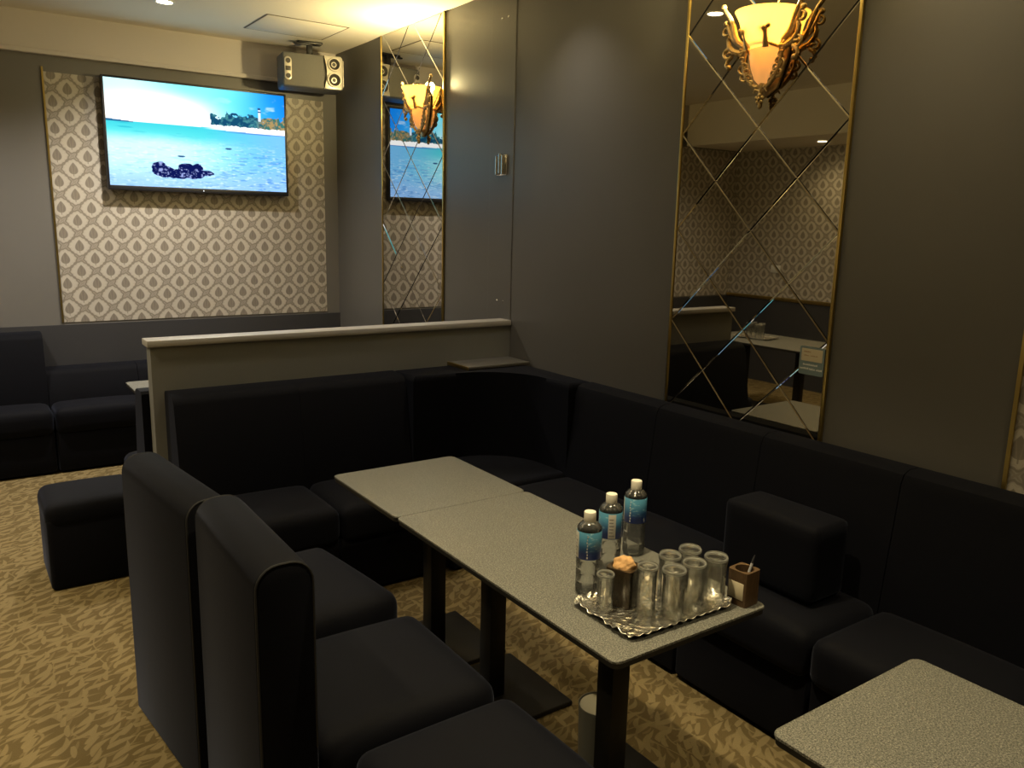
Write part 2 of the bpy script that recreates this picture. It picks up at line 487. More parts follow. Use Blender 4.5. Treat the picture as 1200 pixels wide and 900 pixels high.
def mirror(name, label, xf, y0, y1, z0, z1, cy, cz, hd, mat, xw):
    """front face at x=xf looking to -x; hd = half diagonal of a tile"""
    bm = bmesh.new(); N = 14
    random.seed(3)
    for i in range(-N, N+1):
        for j in range(-N, N+1):
            if (i+j) % 2 == 0: continue
            c = (cy+i*hd, cz+j*hd)
            P = clip([(c[0]+hd,c[1]),(c[0],c[1]+hd),(c[0]-hd,c[1]),(c[0],c[1]-hd)], y0, y1, z0, z1)
            Q = []
            for p in P:
                if not Q or (Vector(p)-Vector(Q[-1])).length > 1e-4: Q.append(p)
            if len(Q) > 2 and (Vector(Q[0])-Vector(Q[-1])).length < 1e-4: Q.pop()
            if len(Q) < 3: continue
            A = abs(sum(p[0]*q[1]-q[0]*p[1] for p, q in zip(Q, Q[1:]+Q[:1])))/2
            if A < 1e-4: continue
            I = inset(Q, .0045)
            vo = [bm.verts.new((xf+.0022, *p)) for p in Q]
            vi = [bm.verts.new((xf, *p)) for p in I]
            vb = [bm.verts.new((xw, *p)) for p in Q]
            bm.faces.new(vi)
            for k in range(len(Q)):
                k2 = (k+1)%len(Q)
                bm.faces.new((vo[k],vo[k2],vi[k2],vi[k])); bm.faces.new((vb[k],vb[k2],vo[k2],vo[k]))
    m = MB(); m.bm.free(); m.bm = bm
    t = thing(name, label, 'mirror', (0,0,0))
    m.build('tiled_glass', mat, t, False)
    for yy in (y0, y1):
        MB().box(xf-.004, xw, yy-.006, yy+.006, z0, z1, .001).build('gold_edging', M_gold, t)
    return t
mirror('tiled_mirror', 'tall smoked mirror with a lozenge pattern on the near right wall above the sofa', 1.375, .487, 1.266, .5, ZC-.002, .875, 2.001, .1925*1, M_mirror, XN-.0005)
mirror('tiled_mirror', 'lozenge tiled mirror on the recessed wall beyond the partition, reflecting the screen', 1.382, 3.260, 4.114, .5, ZC-.002, 3.684, 2.032, .213, M_mirror2, XR-.0005)

# sticker on the mirror
t = thing('payment_sticker', 'small blue grey sticker with a cream panel stuck on the near mirror', 'sticker', (1.3738, .549, 1.153))
M = Matrix(((0,0,-1,0),(-1,0,0,0),(0,1,0,0),(0,0,0,1)))   # sticker plane: local x -> -y, local y -> z, local z -> -x
def rrect(hx, hy, r, n=5):
    P = []
    for cx, cy, a in ((hx-r,hy-r,0),(-hx+r,hy-r,PI/2),(-hx+r,-hy+r,PI),(hx-r,-hy+r,1.5*PI)):
        for k in range(n+1): P.append((cx+r*math.cos(a+PI/2*k/n), cy+r*math.sin(a+PI/2*k/n)))
    return P
MB().prism(rrect(.052,.052,.007), 0, .001, M=M).build('card', M_blgr, t)
MB().prism([(x-.000, y+.021) for x, y in rrect(.044,.023,.003)], .001, .0014, M=M).build('cream_panel', M_cream, t)
b = MB(); random.seed(11)
def scrib(mb, x0, x1, y, h, z):
    x = x0
    while x < x1:
        w = random.uniform(.002,.0045); hh = h*random.uniform(.6,1)
        mb.box(x, x+w, y, y+hh, z, z+.0004, M=M); x += w+.0012
scrib(b, -.034, -.006, .030, .006, .0014); scrib(b, -.034, -.012, .017, .004, .0014); scrib(b, -.006, .022, .017, .004, .0014)
b.build('small_print', pmat('tan_print', (.42,.27,.15), .5), t)
b = MB(); scrib(b, -.034, .026, -.018, .007, .001); scrib(b, -.046, -.012, -.033, .008, .001); scrib(b, -.007, .016, -.034, .008, .001); scrib(b, .022, .046, -.034, .008, .001)
b.build('white_lettering', M_white, t)

# ------------------------------------------------------------------ television
TVW, TVH = 1.197, .683
tv = thing('television', 'wall mounted flat television showing a tropical beach, on the damask wallpaper', 'television', (.355, 4.851, 2.158))
b = MB(); hx, hz = TVW/2, TVH/2
b.box(-hx-.014, hx+.014, .012, .05, -hz-.03, hz+.014, .006)
b.box(-.3, .3, .05, .078, -.2, .2, .004)
b.build('casing', M_blackp, tv)
b = MB()
b.box(-hx-.014, -hx, -.004, .012, -hz-.03, hz+.014, .002); b.box(hx, hx+.014, -.004, .012, -hz-.03, hz+.014, .002)
b.box(-hx, hx, -.004, .012, hz, hz+.014, .002); b.box(-hx, hx, -.004, .012, -hz-.03, -hz, .002)
b.build('bezel', M_blackp, tv)
MB().sphere((.0, -.004, -hz-.016), .004).build('power_light', emis('power_led', (.9,.95,1), 1.2), tv)
NX, NY = 400, 228
def paint():
    u, v = np.meshgrid(np.linspace(0,1,NX+1), np.linspace(0,1,NY+1))      # v 0 top
    rng = np.random.default_rng(5)
    def nz(fx, fy, oct=4, seed=0):
        r = np.random.default_rng(seed); out = np.zeros_like(u); amp = 1
        for o in range(oct):
            gx, gy = int(fx*2**o)+3, int(fy*2**o)+3
            g = r.random((gy, gx)); X_ = u*(gx-2); Y_ = v*(gy-2)
            i, j = X_.astype(int), Y_.astype(int); a, b_ = X_-i, Y_-j
            a = a*a*(3-2*a); b_ = b_*b_*(3-2*b_)
            out += amp*((g[j,i]*(1-a)+g[j,i+1]*a)*(1-b_)+(g[j+1,i]*(1-a)+g[j+1,i+1]*a)*b_); amp *= .55
        out -= out.min(); return out/out.max()
    def ss(a, b_, x): t = np.clip((x-a)/(b_-a), 0, 1); return t*t*(3-2*t)
    def mix(A, B, f): return A*(1-f[...,None])+np.array(B)*f[...,None]
    C = np.ones(u.shape+(3,))
    # sky
    C[:] = (.10,.55,.92)
    C = mix(C, (.02,.30,.85), ss(.72, 1.05, u+.25*(.2-v)))
    C = mix(C, (.30,.88,.95), ss(.92, .50, u+v*.15))
    C = mix(C, (.62,.95,1.), ss(.45, .1, u)*ss(.3, 0, v))
    glow = np.exp(-(((u-.22)/.34)**2+((v-.27)/.17)**2)**1.6)
    C = mix(C, (1.,1.,1.), np.clip(glow*1.5, 0, 1))
    C = mix(C, (1.,1.,1.), ss(.24,.34,v)*ss(.75,.5,u))
    cl = nz(7, 9, 4, 3); C = mix(C, (.85,.97,1.), ss(.62,.8,cl)*ss(.5,.9,u)*.5)
    # sea
    hor = .392-.012*u
    sea = np.zeros_like(C); sea[:] = (.10,.62,.68)
    sea = mix(sea, (.16,.70,.72), ss(.40,.5,v)*ss(.9,.2,u))
    sea = mix(sea, (.60,.90,.93), ss(.47,.60,v+.04*nz(5,5,3,9)-.02)*ss(1.02,.30,u))
    sea = mix(sea, (.26,.52,.86), ss(.45,1.,u)*.85)
    sea = mix(sea, (.36,.56,.90), ss(.66,1.,v)*.85)
    w = nz(18, 60, 3, 21); w2 = nz(40, 110, 2, 22)
    wave = ss(.56,.78,w)*ss(.43,.75,v)
    sea = mix(sea, (.10,.30,.62), wave*(.25+.45*ss(.3,.9,u)))
    sea = mix(sea, (.86,.97,1.), ss(.60,.80,w2)*ss(.45,.7,v)*.35)
    sea = mix(sea, (.03,.42,.55), ss(.55,.75,nz(10,60,2,31))*ss(.55,.42,v)*ss(.7,.2,u)*.6)
    C = np.where((v > hor)[...,None], sea, C)
    # far headland on the left
    C = mix(C, (.05,.20,.35), ((v < hor+.005)&(v > hor-.014*ss(.16,.0,u)-.002)&(u < .14)).astype(float))
    # sand
    sand = ss(.50,.62,u); C = mix(C, (.95,.97,1.), ((v > .345)&(v < hor+.012+.02*ss(.4,1,u))).astype(float)*sand)
    C = mix(C, (.12,.28,.62), ((v > hor+.012+.02*ss(.4,1,u))&(v < hor+.04)).astype(float)*ss(.55,.8,u)*.8)
    # trees
    tn = nz(40, 30, 4, 41)
    top = .258-.012*np.sin(u*57)-.085*(tn-.5)-.045*np.exp(-((u-.655)/.010)**2)-.02*np.exp(-((u-.67)/.03)**2)-.02*np.exp(-((u-.78)/.05)**2)+.03*np.exp(-((u-.60)/.02)**2)-.02*ss(.85,.95,u)
    tree = ((v > top)&(v < .357+.02*(tn-.5))&(u > .545+.02*tn)).astype(float)
    leafc = nz(60, 40, 3, 43)
    T = np.zeros_like(C); T[:] = (.02,.11,.20); T = mix(T, (.10,.30,.33), ss(.45,.8,leafc))
    T = mix(T, (.42,.32,.16), ss(.82,.88,u)*ss(.35,.6,leafc)); T = mix(T, (.10,.28,.20), ss(.82,.88,u)*ss(.6,.3,leafc)*.7)
    C = C*(1-tree[...,None])+T*tree[...,None]
    # lighthouse
    lh = ((abs(u-.846) < .007+.006*(v-.15))&(v > .165)&(v < .285)).astype(float); C = mix(C, (.70,.82,.92), lh)
    C = mix(C, (.06,.14,.28), ((abs(u-.846) < .0085)&(v > .145)&(v < .168)).astype(float)); C = mix(C, (.06,.14,.28), ((abs(u-.846) < .011)&(abs(v-.19) < .006)).astype(float))
    # rocks
    rn = nz(50, 40, 3, 51)
    def blob(cx, cy, rx, ry): return 1-(((u-cx)/rx)**2+((v-cy)/ry)**2)
    rk = np.maximum.reduce([blob(.262,.825,.045,.075), blob(.29,.85,.07,.055), blob(.37,.865,.085,.05), blob(.41,.82,.05,.07), blob(.47,.815,.035,.065), blob(.52,.845,.045,.028), blob(.44,.87,.07,.04)])+.55*(rn-.5)
    rkm = ss(.0,.12,rk); R = np.zeros_like(C); R[:] = (.012,.02,.13); R = mix(R, (.34,.40,.66), ss(.58,.8,nz(90,70,2,53)))
    C = C*(1-rkm[...,None])+R*rkm[...,None]
    for cx, cy, rx in ((.385,.69,.024),(.655,.585,.022)):
        C = mix(C, (.06,.14,.30), ss(0,.4,blob(cx,cy,rx,.010)))
    return np.clip(C, 0, 1)**1.3
img = paint()
vs = np.zeros(((NY+1)*(NX+1), 3)); ii, jj = np.meshgrid(np.arange(NX+1), np.arange(NY+1))
vs[:,0] = (-hx+TVW*ii/NX).ravel(); vs[:,1] = 0; vs[:,2] = (hz-TVH*jj/NY).ravel()
k = (jj[:-1,:-1]*(NX+1)+ii[:-1,:-1]).ravel()
fc = np.stack([k, k+NX+1, k+NX+2, k+1], 1)
me = bpy.data.meshes.new('screen'); me.from_pydata(vs.tolist(), [], fc.tolist()); me.update()
ca = me.color_attributes.new('picture', 'FLOAT_COLOR', 'POINT')
ca.data.foreach_set('color', np.concatenate([img.reshape(-1,3), np.ones((vs.shape[0],1))], 1).astype(np.float32).ravel())
m = bpy.data.materials.new('lit_screen'); m.use_nodes = True; nt = m.node_tree; nt.nodes.clear()
at = nt.nodes.new('ShaderNodeVertexColor'); at.layer_name = 'picture'; em = nt.nodes.new('ShaderNodeEmission'); em.inputs[1].default_value = 1.2
o_ = nt.nodes.new('ShaderNodeOutputMaterial'); nt.links.new(at.outputs[0], em.inputs[0]); nt.links.new(em.outputs[0], o_.inputs[0])
me.materials.append(m)
sc_ = bpy.data.objects.new('screen', me); COL.objects.link(sc_); sc_.parent = tv

# ------------------------------------------------------------------ ceiling things
def ring_ellipse(): pass
dl0 = None
def downlight(x, y, z, label):
    global dl0
    t = thing('downlight', label, 'ceiling light', (x,y,z), 0)
    MB().lathe([(.042,-.001),(.046,-.006),(.058,-.006),(.062,-.002),(.062,0),(.05,0)], 32).build('trim_ring', M_white, t)
    MB().lathe([(0,-.0045),(.042,-.0035),(.043,-.001),(0,-.001)], 32).build('lens', M_lamp, t)
    return t
WARM = (1.0,.82,.47); SOFT = (1.0,.91,.76)
def spot(x, y, z, w, deg=120, col=WARM, r=.035):
    l = bpy.data.lights.new('ceiling_spot', 'SPOT'); l.energy = w; l.color = col; l.spot_size = math.radians(deg); l.spot_blend = 1; l.shadow_soft_size = r
    o = bpy.data.objects.new('ceiling_spot', l); COL.objects.link(o); o.location = (x,y,z-.012); return o
LIGHTS = [(.002,4.139,ZC,'lit round downlight in the ceiling in front of the television',180,130,SOFT),
          (.12,2.27,ZC,'lit round downlight in the ceiling above the far sofa, seen in the near mirror',32,120,SOFT),
          (-.05,.33,ZC,None,170,84,WARM), (1.08,1.95,ZC,None,20,100,SOFT), (1.08,.12,ZC,None,26,100,WARM), (-1.9,2.2,ZC,None,135,125,WARM), (-1.9,.2,ZC,None,120,120,WARM), (-1.45,4.0,ZC,None,120,130,SOFT),
          (-2.9,3.6,2.45,'lit downlight in the low soffit, seen in the near mirror',28,150,WARM), (-2.6,1.8,2.45,None,60,150,WARM), (.3,-1.6,ZC,None,110,110,WARM)]  # unlabelled soffit spot has no fixture, added to brighten the left wall
for x,y,z,lab,w,dg,cl in LIGHTS:
    if lab: downlight(x,y,z,lab)
    spot(x,y,z,w,dg,cl)

ht = thing('ceiling_hatch', 'square access panel outlined by a dark gap in the ceiling near the speaker', 'hatch', (.843, 4.263, ZC))
fr = MB()
for a in ((-.272,.272,-.235,-.227),(-.272,.272,.227,.235),(-.272,-.264,-.227,.227),(.264,.272,-.227,.227)): fr.box(*a, -.003, -.0002)
fr.build('gap_frame', pmat('hatch_gap', (.16,.13,.10), .8), ht, False)
MB().box(-.262,.262,-.225,.225,-.004,-.0002,.001).build('panel', M_ceil, ht)

sp = thing('loudspeaker', 'grey and silver loudspeaker hung from the ceiling right of the television', 'loudspeaker', (1.060, 4.535, 2.645), math.radians(-9)); sp.scale = (.95,.95,.95)
b = MB().box(-.225,.225,.0,.22,-.125,.12,.02,3); b.build('cabinet', M_spkb, sp)
b = MB().box(-.222,.075,-.022,.004,-.12,.115,.012,3); b.build('grille', M_spk, sp)
# silver baffle with curved inner edge
P = [(.075,.115)] + [(.075+.022*math.sin(PI*k/10), .115-.235*k/10) for k in range(1,10)] + [(.075,-.12),(.20,-.12),(.212,-.108),(.212,.10),(.20,.115)]
Mf = Matrix(((1,0,0,0),(0,0,-1,0),(0,1,0,0),(0,0,0,1)))
MB().prism(P, -.004, .03, .004, 2, M=Mf).build('silver_baffle', M_spks, sp)
MB().box(.214,.222,-.026,0,-.10,.09,.003).build('side_strip', M_spks, sp)
for zz, r in ((.055,.045),(-.055,.05)):
    c = MB(); c.lathe([(0,.012),(.012,.010),(.016,.004),(r*.85,.026)], 28, M=Matrix.Translation((.148,-.022,zz)) @ Matrix.Rotation(PI/2,4,'X'))
    dc = c.build('driver_cone', M_cone, sp)
    c = MB(); c.lathe([(r*.85,.018),(r*.88,.026),(r,.026),(r*1.06,.018)], 28, M=Matrix.Translation((.148,-.022,zz)) @ Matrix.Rotation(PI/2,4,'X'))
    c.build('driver_ring', M_spks, dc)
pill = [( .026*math.cos(a)-.188, (.055 if math.sin(a) >= 0 else -.055)+.026*math.sin(a)) for a in np.linspace(0, 2*PI, 33)[:-1]]
psr = MB().prism(pill, .02, .032, .003, 2, M=Mf).build('port_surround', M_spks, sp)
for zz in (.052,-.052):
    MB().lathe([(0,.036),(.017,.036),(.018,.030)], 20, M=Matrix.Translation((-.188,0,zz)) @ Matrix.Rotation(PI/2,4,'X')).build('port', M_cone, psr)
MB().box(-.206,-.17,-.037,-.03,-.016,.014,.002).build('badge', M_cone, psr)
b = MB(); b.box(-.02,.02,.09,.13,.12,.205,.004); b.box(-.09,.09,.06,.16,.205,.219,.004); b.box(-.12,.0,.07,.10,.195,.206,.003); b.build('ceiling_bracket', M_blackp, sp)

# ------------------------------------------------------------------ sconces
def scroll(cx, cz, r0, r1, a0, turns, n=40):
    P = []
    for k in range(n+1):
        t = k/n; r = r0+(r1-r0)*t; a = a0+turns*2*PI*t
        P.append((cx+r*math.cos(a), cz+r*math.sin(a)))
    return P
def sconce(label, loc):
    """local: wall plane x=0, room on -x, y along wall, z up from lower tip"""
    t = thing('wall_sconce', label, 'wall lamp', loc)
    # upper bowl: flared half bowl
    prof = [(0,.188),(.060,.190),(.072,.197),(.086,.215),(.097,.245),(.107,.285),(.122,.312),(.126,.318),(.121,.319),(.103,.287),(.092,.246),(.081,.218),(.068,.202),(.060,.197),(0,.195)]
    MB().lathe(prof, 40, (-.012,0,0), PI/2, 1.5*PI, sx=1.02, sy=.97).build('amber_bowl', M_bowl, t)
    MB().sphere((-.055,.045,.300), .022).build('bulb', M_bulb, t)
    # lower shield glass
    prof = [(.002,.060),(.022,.064),(.042,.085),(.058,.125),(.066,.165),(.066,.190),(.060,.200)]
    MB().lathe(prof, 32, (-.010,0,0), PI/2, 1.5*PI, sx=.9, sy=1.0).build('amber_shield', M_shade, t)
    # backplate
    Mb = Matrix(((0,0,-1,0),(1,0,0,0),(0,1,0,0),(0,0,0,1)))
    MB().prism([(-.055,.05),(0,.02),(.055,.05),(.09,.15),(.10,.26),(.05,.31),(-.05,.31),(-.10,.26),(-.09,.15)], 0, .010, .003, 2, M=Mb).build('backplate', M_agold, t)
    # collar band between bowl and shield
    c = MB(); c.tube([(-.012-.071*math.cos(a)*.98, .071*math.sin(a), .196+.012*math.cos(2*a)) for a in np.linspace(-PI/2, PI/2, 24)], .006)
    for s in (-.55,.55):
        a = s; x0, y0 = -.012-.083*math.cos(a), .083*math.sin(a)
        c.tube([(x0+.010,y0*.92,.185),(x0+.002,y0,.205),(x0-.004,y0*1.02,.228),(x0-.010,y0*1.08,.246)], [.012,.010,.008,.010])
        for q in (-1,1): c.sphere((x0-.012, y0*1.06+q*.016, .250), .009, 10, 6)
        c.sphere((x0-.014, y0*1.06, .244), .010, 10, 6)
    c.build('collar', M_agold, t)
    # side scroll brackets on both sides, standing out from the wall
    for s in (-1, 1):
        g = MB()
        def pt(q, x=-.03): return (x*.9-.022*min(1, abs(q[0])/.15), s*(q[0]*1.05+max(0, q[0]-.06)*.22), q[1])
        # lower frame hugging the shield
        P = [(.012,.052),(.032,.060),(.055,.082),(.072,.115),(.078,.150),(.072,.185),(.080,.205)]
        g.tube([pt(q) for q in P], [.008,.009,.009,.008,.008,.008,.008])
        for k in range(6):
            yy, zz = .030+.009*k, .070+.022*k
            g.tube([pt(q, -.035) for q in scroll(yy+.012, zz, .012, .003, PI*.2, .8, 14)], .0045, 6)
        g.tube([pt(q) for q in scroll(.074,.128,.020,.004,-PI*.5,1.3,24)], .005, 6)
        g.tube([pt(q) for q in scroll(.070,.098,.016,.003,-PI*.6,1.2,20)], .005, 6)
        # big wing: S scroll up to the rim
        P = [(.072,.190),(.092,.186),(.115,.196),(.130,.215),(.134,.240),(.126,.258),(.112,.258),(.106,.245),(.114,.236)]
        g.tube([pt(q) for q in P], [.010,.011,.011,.010,.009,.008,.007,.006,.006])
        P = [(.080,.205),(.100,.225),(.112,.250),(.120,.285),(.133,.318),(.150,.345),(.158,.362)]
        g.tube([pt(q) for q in P], [.011,.012,.012,.011,.009,.008,.006])
        P = [(.098,.215),(.122,.245),(.135,.280),(.140,.300),(.134,.312),(.126,.305)]
        g.tube([pt(q) for q in P], [.008,.009,.009,.007,.006,.005])
        g.tube([pt(q) for q in scroll(.128,.188,.022,.004,PI*.5,-1.2,26)], .006, 6)
        g.tube([pt(q) for q in scroll(.140,.268,.022,.004,PI*1.2,-1.3,26)], .0055, 6)
        g.tube([pt(q) for q in [(.118,.178),(.132,.165),(.136,.148),(.128,.138),(.120,.144)]], [.008,.008,.007,.006,.005], 6)
        for q in ((.158,.362),(.126,.139),(.098,.186),(.145,.300),(.086,.196)): g.sphere(pt(q), .011, 10, 6)
        for k in range(4): g.sphere(pt((.088+.012*k,.180+.004*k)), .010, 8, 6, (1,1.2,.8))
        g.build('scroll_bracket', M_agold, t)
    f = MB()
    f.tube([(-.02,0,.065),(-.03,0,.045),(-.03,0,.022)], [.016,.010,.007])
    for a in range(5):
        an = 2*PI*a/5+PI/2; f.sphere((-.034, .013*math.cos(an), .012+.013*math.sin(an)), .0085, 8, 6)
    f.sphere((-.040,0,.012), .007, 8, 6); f.sphere((-.03,0,-.010), .010, 10, 8, (1,.9,1.3))
    for s in (-1,1):
        f.tube([(-.03,s*.006,.040),(-.034,s*.022,.048),(-.034,s*.03,.036)], [.006,.005,.003], 6)
        f.sphere((-.03,s*.02,.056), .010, 8, 6)
    f.build('leaf_pendant', M_agold, t)
    l = bpy.data.lights.new('sconce_glow', 'POINT'); l.energy = 36; l.color = (1,.80,.36); l.shadow_soft_size = .03
    o = bpy.data.objects.new('sconce_glow', l); COL.objects.link(o); o.location = (loc[0]-.055, loc[1]+.03, loc[2]+.335)
    return t
sconce('ornate gold wall lamp with glowing amber bowl on the near mirror, above the glasses', (1.371, .848, 2.083))
sconce('ornate gold wall lamp with amber bowl on the far mirror, overlapping the reflected screen', (1.378, 3.512, 2.130))

# ------------------------------------------------------------------ seats
def seat_cushion(t, sx, sy, z0, z1, x0=0, crown=.018, r=.05):
    b = MB(); h = (z1-z0)/2
    b.rbox(sx/2, sy/2, h, min(r, h-.002), (x0+sx/2, 0, z0+h), crown, (16,16,8))
    return b.build('seat', M_velvet, t)
def chair(label, loc, rz, W, D=.63, H=.88, group=None):
    """local: +x is the front; back's outer face at x=0; width along y"""
    t = thing('lounge_chair', label, 'chair', loc, rz, group)
    bt = .135
    b = MB().box(0, bt, -W/2, W/2, .015, H, .0)
    bm = b.bm
    top = [e for e in bm.edges if all(v.co.z > H-.01 for v in e.verts) and abs(e.verts[0].co.y-e.verts[1].co.y) > .1]
    bmesh.ops.bevel(bm, geom=top, offset=.055, segments=7, affect='EDGES', profile=.5)
    es = [e for e in bm.edges if len(e.link_faces) == 2 and e.calc_face_angle(0) > .6]
    bmesh.ops.bevel(bm, geom=es, offset=.008, segments=2, affect='EDGES', profile=.5)
    b.build('backrest', M_velvet, t, angle=50)
    MB().box(bt-.005, D-.03, -W/2+.012, W/2-.012, .015, .275, .02, 3).build('upholstered_base', M_velvet, t)
    seat_cushion(t, D-bt+.01, W-.006, .27, .425, bt-.005)
    for q in (-1,1):
        s = MB()
        P = [(.004,q*(W/2-.002),.03),(.004,q*(W/2-.002),H-.06)]
        P += [(.055-.051*math.cos(a), q*(W/2-.002), H-.055+.053*math.sin(a)) for a in np.linspace(.2, PI/2, 6)]
        P += [(bt-.055+.051*math.sin(a), q*(W/2-.002), H-.055+.053*math.cos(a)) for a in np.linspace(0, PI/2-.2, 6)]
        P += [(bt-.004,q*(W/2-.002),H-.06),(bt-.004,q*(W/2-.002),.43)]
        s.tube(P, .0028, 6)
        s.build('piping', M_seam, t)
    return t
chair('dark navy velvet chair seen from behind, tall back nearest the low ottoman', (-.775,1.195,0), math.radians(6.5), .555, .68)
chair('dark navy velvet chair seen from behind, its rounded back end facing the viewer', (-.728,.640,0), math.radians(-.5), .51, .635, .895)
def ottoman(label, loc, rz, sx, sy, h=.43):
    t = thing('ottoman', label, 'ottoman', loc, rz)
    MB().box(-sx/2+.004, sx/2-.004, -sy/2+.004, sy/2-.004, .0, h-.06, .022, 3).build('upholstered_base', M_velvet, t)
    b = MB(); b.rbox(sx/2, sy/2, .06, .045, (0,0,h-.06), .016, (16,16,8)); b.build('seat', M_velvet, t)
    return t
ottoman('dark velvet ottoman on the carpet behind the chair backs, at the left', (-.748,2.775,0), 0, .40, .37, .39)
ottoman('backless velvet stool in the foreground, nearest seat at the long table', (-.315,.09,0), math.radians(1), .45, .50)

# sofa sections; local: wall at y=0, front toward -y, width along x
def sofa_section(label, loc, rz, W, D, bd, H=.87, seat=.42, group=None, name='sofa_section'):
    t = thing(name, label, 'sofa', loc, rz, group)
    MB().box(-W/2+.004, W/2-.004, -D+.03, -.01, .015, seat-.14, .015, 2).build('upholstered_base', M_velvet, t)
    b = MB(); d = D-bd+.02
    b.rbox(W/2-.002, d/2, .08, .045, (0, -D+d/2, seat-.08), .016, (14,14,8)); b.build('seat', M_velvet, t)
    Mx = Matrix(((0,0,1,0),(1,0,0,0),(0,1,0,0),(0,0,0,1)))   # profile (y,z) extruded along x
    prof = [(-.002,seat-.15),(-.002,H-.012),(-.014,H),(-bd*.45,H),(-bd*.62,H-.012),(-bd*.70,H-.04),(-bd,seat-.02),(-bd,seat-.15)]
    MB().prism(prof, -W/2+.0006, W/2-.0006, M=Mx).build('backrest', M_velvet, t, angle=40)
    return t
# along the low partition
sofa_section('dark velvet sofa section at the left end of the low partition', (-.185,2.498,0), 0, .55, .65, .24)
sofa_section('dark velvet sofa section against the partition, behind the far table end', (.365,2.498,0), 0, .55, .65, .24)
# corner section
t = thing('corner_sofa', 'curved dark velvet corner sofa section where partition meets the right wall', 'sofa', (0,0,0))
MB().prism([(.644,1.86),(.845,1.86),(.845,1.752),(1.37,1.752),(1.37,2.49),(.644,2.49)], .015, .28, .01).build('upholstered_base', M_velvet, t)
arc = [(1.215-.33+.33*math.cos(a), 1.93+.33*math.sin(a)) for a in np.linspace(0, PI/2, 12)]
MB().prism([(.644,1.85),(.835,1.85),(.835,1.752),(1.235,1.752),(1.235,1.93),(1.2,2.16),(1.0,2.28),(.644,2.28)], .28, .425, .03, 4).build('seat', M_velvet, t)
MB().prism([(1.372,1.752),(1.372,2.497),(.644,2.497),(.644,2.262)]+arc[::-1]+[(1.215,1.752)], .28, .87, .03, 4).build('backrest', M_velvet, t)
MB().box(.98,1.372,2.29,2.497,.872,.888,.002).build('ledge_board', M_wall, None).name = 'corner_shelf'
cs = bpy.data.objects['corner_shelf']; tag(cs, 'thin dark corner shelf with a bright left edge on the sofa corner', 'shelf')
MB().box(.974,.98,2.288,2.497,.870,.889,.001).build('edge_strip', M_gold, cs)
# along the right wall (front toward -x): rotate -90
labs = ['dark velvet wall sofa section next to the curved corner', 'dark velvet wall sofa section beneath the left part of the near mirror, behind the bottles',
        'dark velvet wall sofa section with a block bolster on its seat', 'dark velvet wall sofa section above the second table, right of the bolster']
for i, lab in enumerate(labs):
    yc = 1.475-.55*i
    sofa_section(lab, (1.372, yc, 0), -PI/2, .548, .545, .165)
sofa_section('dark velvet wall sofa section nearest the viewer at the right frame edge', (1.372, 1.475-.55*4, 0), -PI/2, .548, .545, .165)
bo = MB(); bo.rbox(.094,.185,.130,.024,(1.056,.375,.571),.004,(8,12,8)); bo = bo.build('bolster', M_velvet)
tag(bo, 'block shaped dark velvet bolster standing on the wall sofa beneath the mirror', 'cushion')
# beyond the partition
sofa_section('dark velvet sofa behind the partition, its back end showing left of it', (-.225,2.601,0), PI, .62, .64, .22, .85)
# sofas under the television
sofa_section('low backed dark velvet sofa section under the television, left of the partition', (-.445,4.915,0), 0, .548, .50, .23, .62)
sofa_section('tall backed dark velvet sofa section on the screen wall at the left frame edge', (-.995,4.915,0), 0, .548, .50, .23, .86)
sofa_section('low backed dark velvet sofa section under the television, mostly behind the partition', (.105,4.915,0), 0, .548, .50, .23, .62)

# ------------------------------------------------------------------ tables
def table(name, label, x0, x1, y0, y1, legs, lx=None):
    lx = (x0+x1)/2 if lx is None else lx
    t = thing(name, label, 'table', (lx, (y0+y1)/2, 0)); cy = (y0+y1)/2
    def rr(d):
        P = rrect((x1-x0)/2-d, (y1-y0)/2-d, .022); return [(p[0]+(x0+x1)/2-lx, p[1]) for p in P]
    MB().prism(rr(0), .644, .65, .0012, 1).build('tabletop', M_granite, t)
    MB().prism(rr(.002), .630, .644).build('edge_core', M_edge, t)
    for y in legs:
        MB().box(-.032,.032,y-cy-.032,y-cy+.032,.018,.630,.003).build('column', M_black, t)
        MB().box(-.21,.21,y-cy-.19,y-cy+.19,.0,.018,.006,3).build('base_plate', M_black, t)
        MB().box(-.12,.12,y-cy-.1,y-cy+.1,.622,.630).build('top_bracket', M_black, t)
    return t
table('granite_table', 'long granite speckled table carrying the tray, bottles and glasses', -.041, .495, .005, 1.094, (.2925,.899), .227)
table('granite_table', 'short granite speckled table butted to the far end of the long one', -.041, .495, 1.096, 1.633, (1.305,), .227)
table('granite_table', 'second granite speckled table at the lower right corner, bare top', .046, .575, -1.45, -.35, (-1.15,-.66))
table('granite_table', 'granite table beyond the partition, only its bright corner showing left of it', -.382, .17, 2.95+.4, 3.945, (3.65,))
table('granite_table', 'table by the left wall holding a tray, seen only in the near mirror', -2.45, -1.75, 2.75, 3.95, (3.05,3.65))

# bin under the table
bn = thing('waste_bin', 'small grey cylindrical bin under the table beside its near column', 'bin', (.308,.432,.0185))
MB().lathe([(0,.0),(.058,.0),(.060,.004),(.064,.178),(.0655,.182),(.063,.182),(.0605,.178),(.057,.006),(0,.006)], 40).build('drum', M_bin, bn)
MB().lathe([(.0605,.176),(.060,.178),(.050,.177),(0,.176)], 40).build('pale_liner', M_binin, bn)

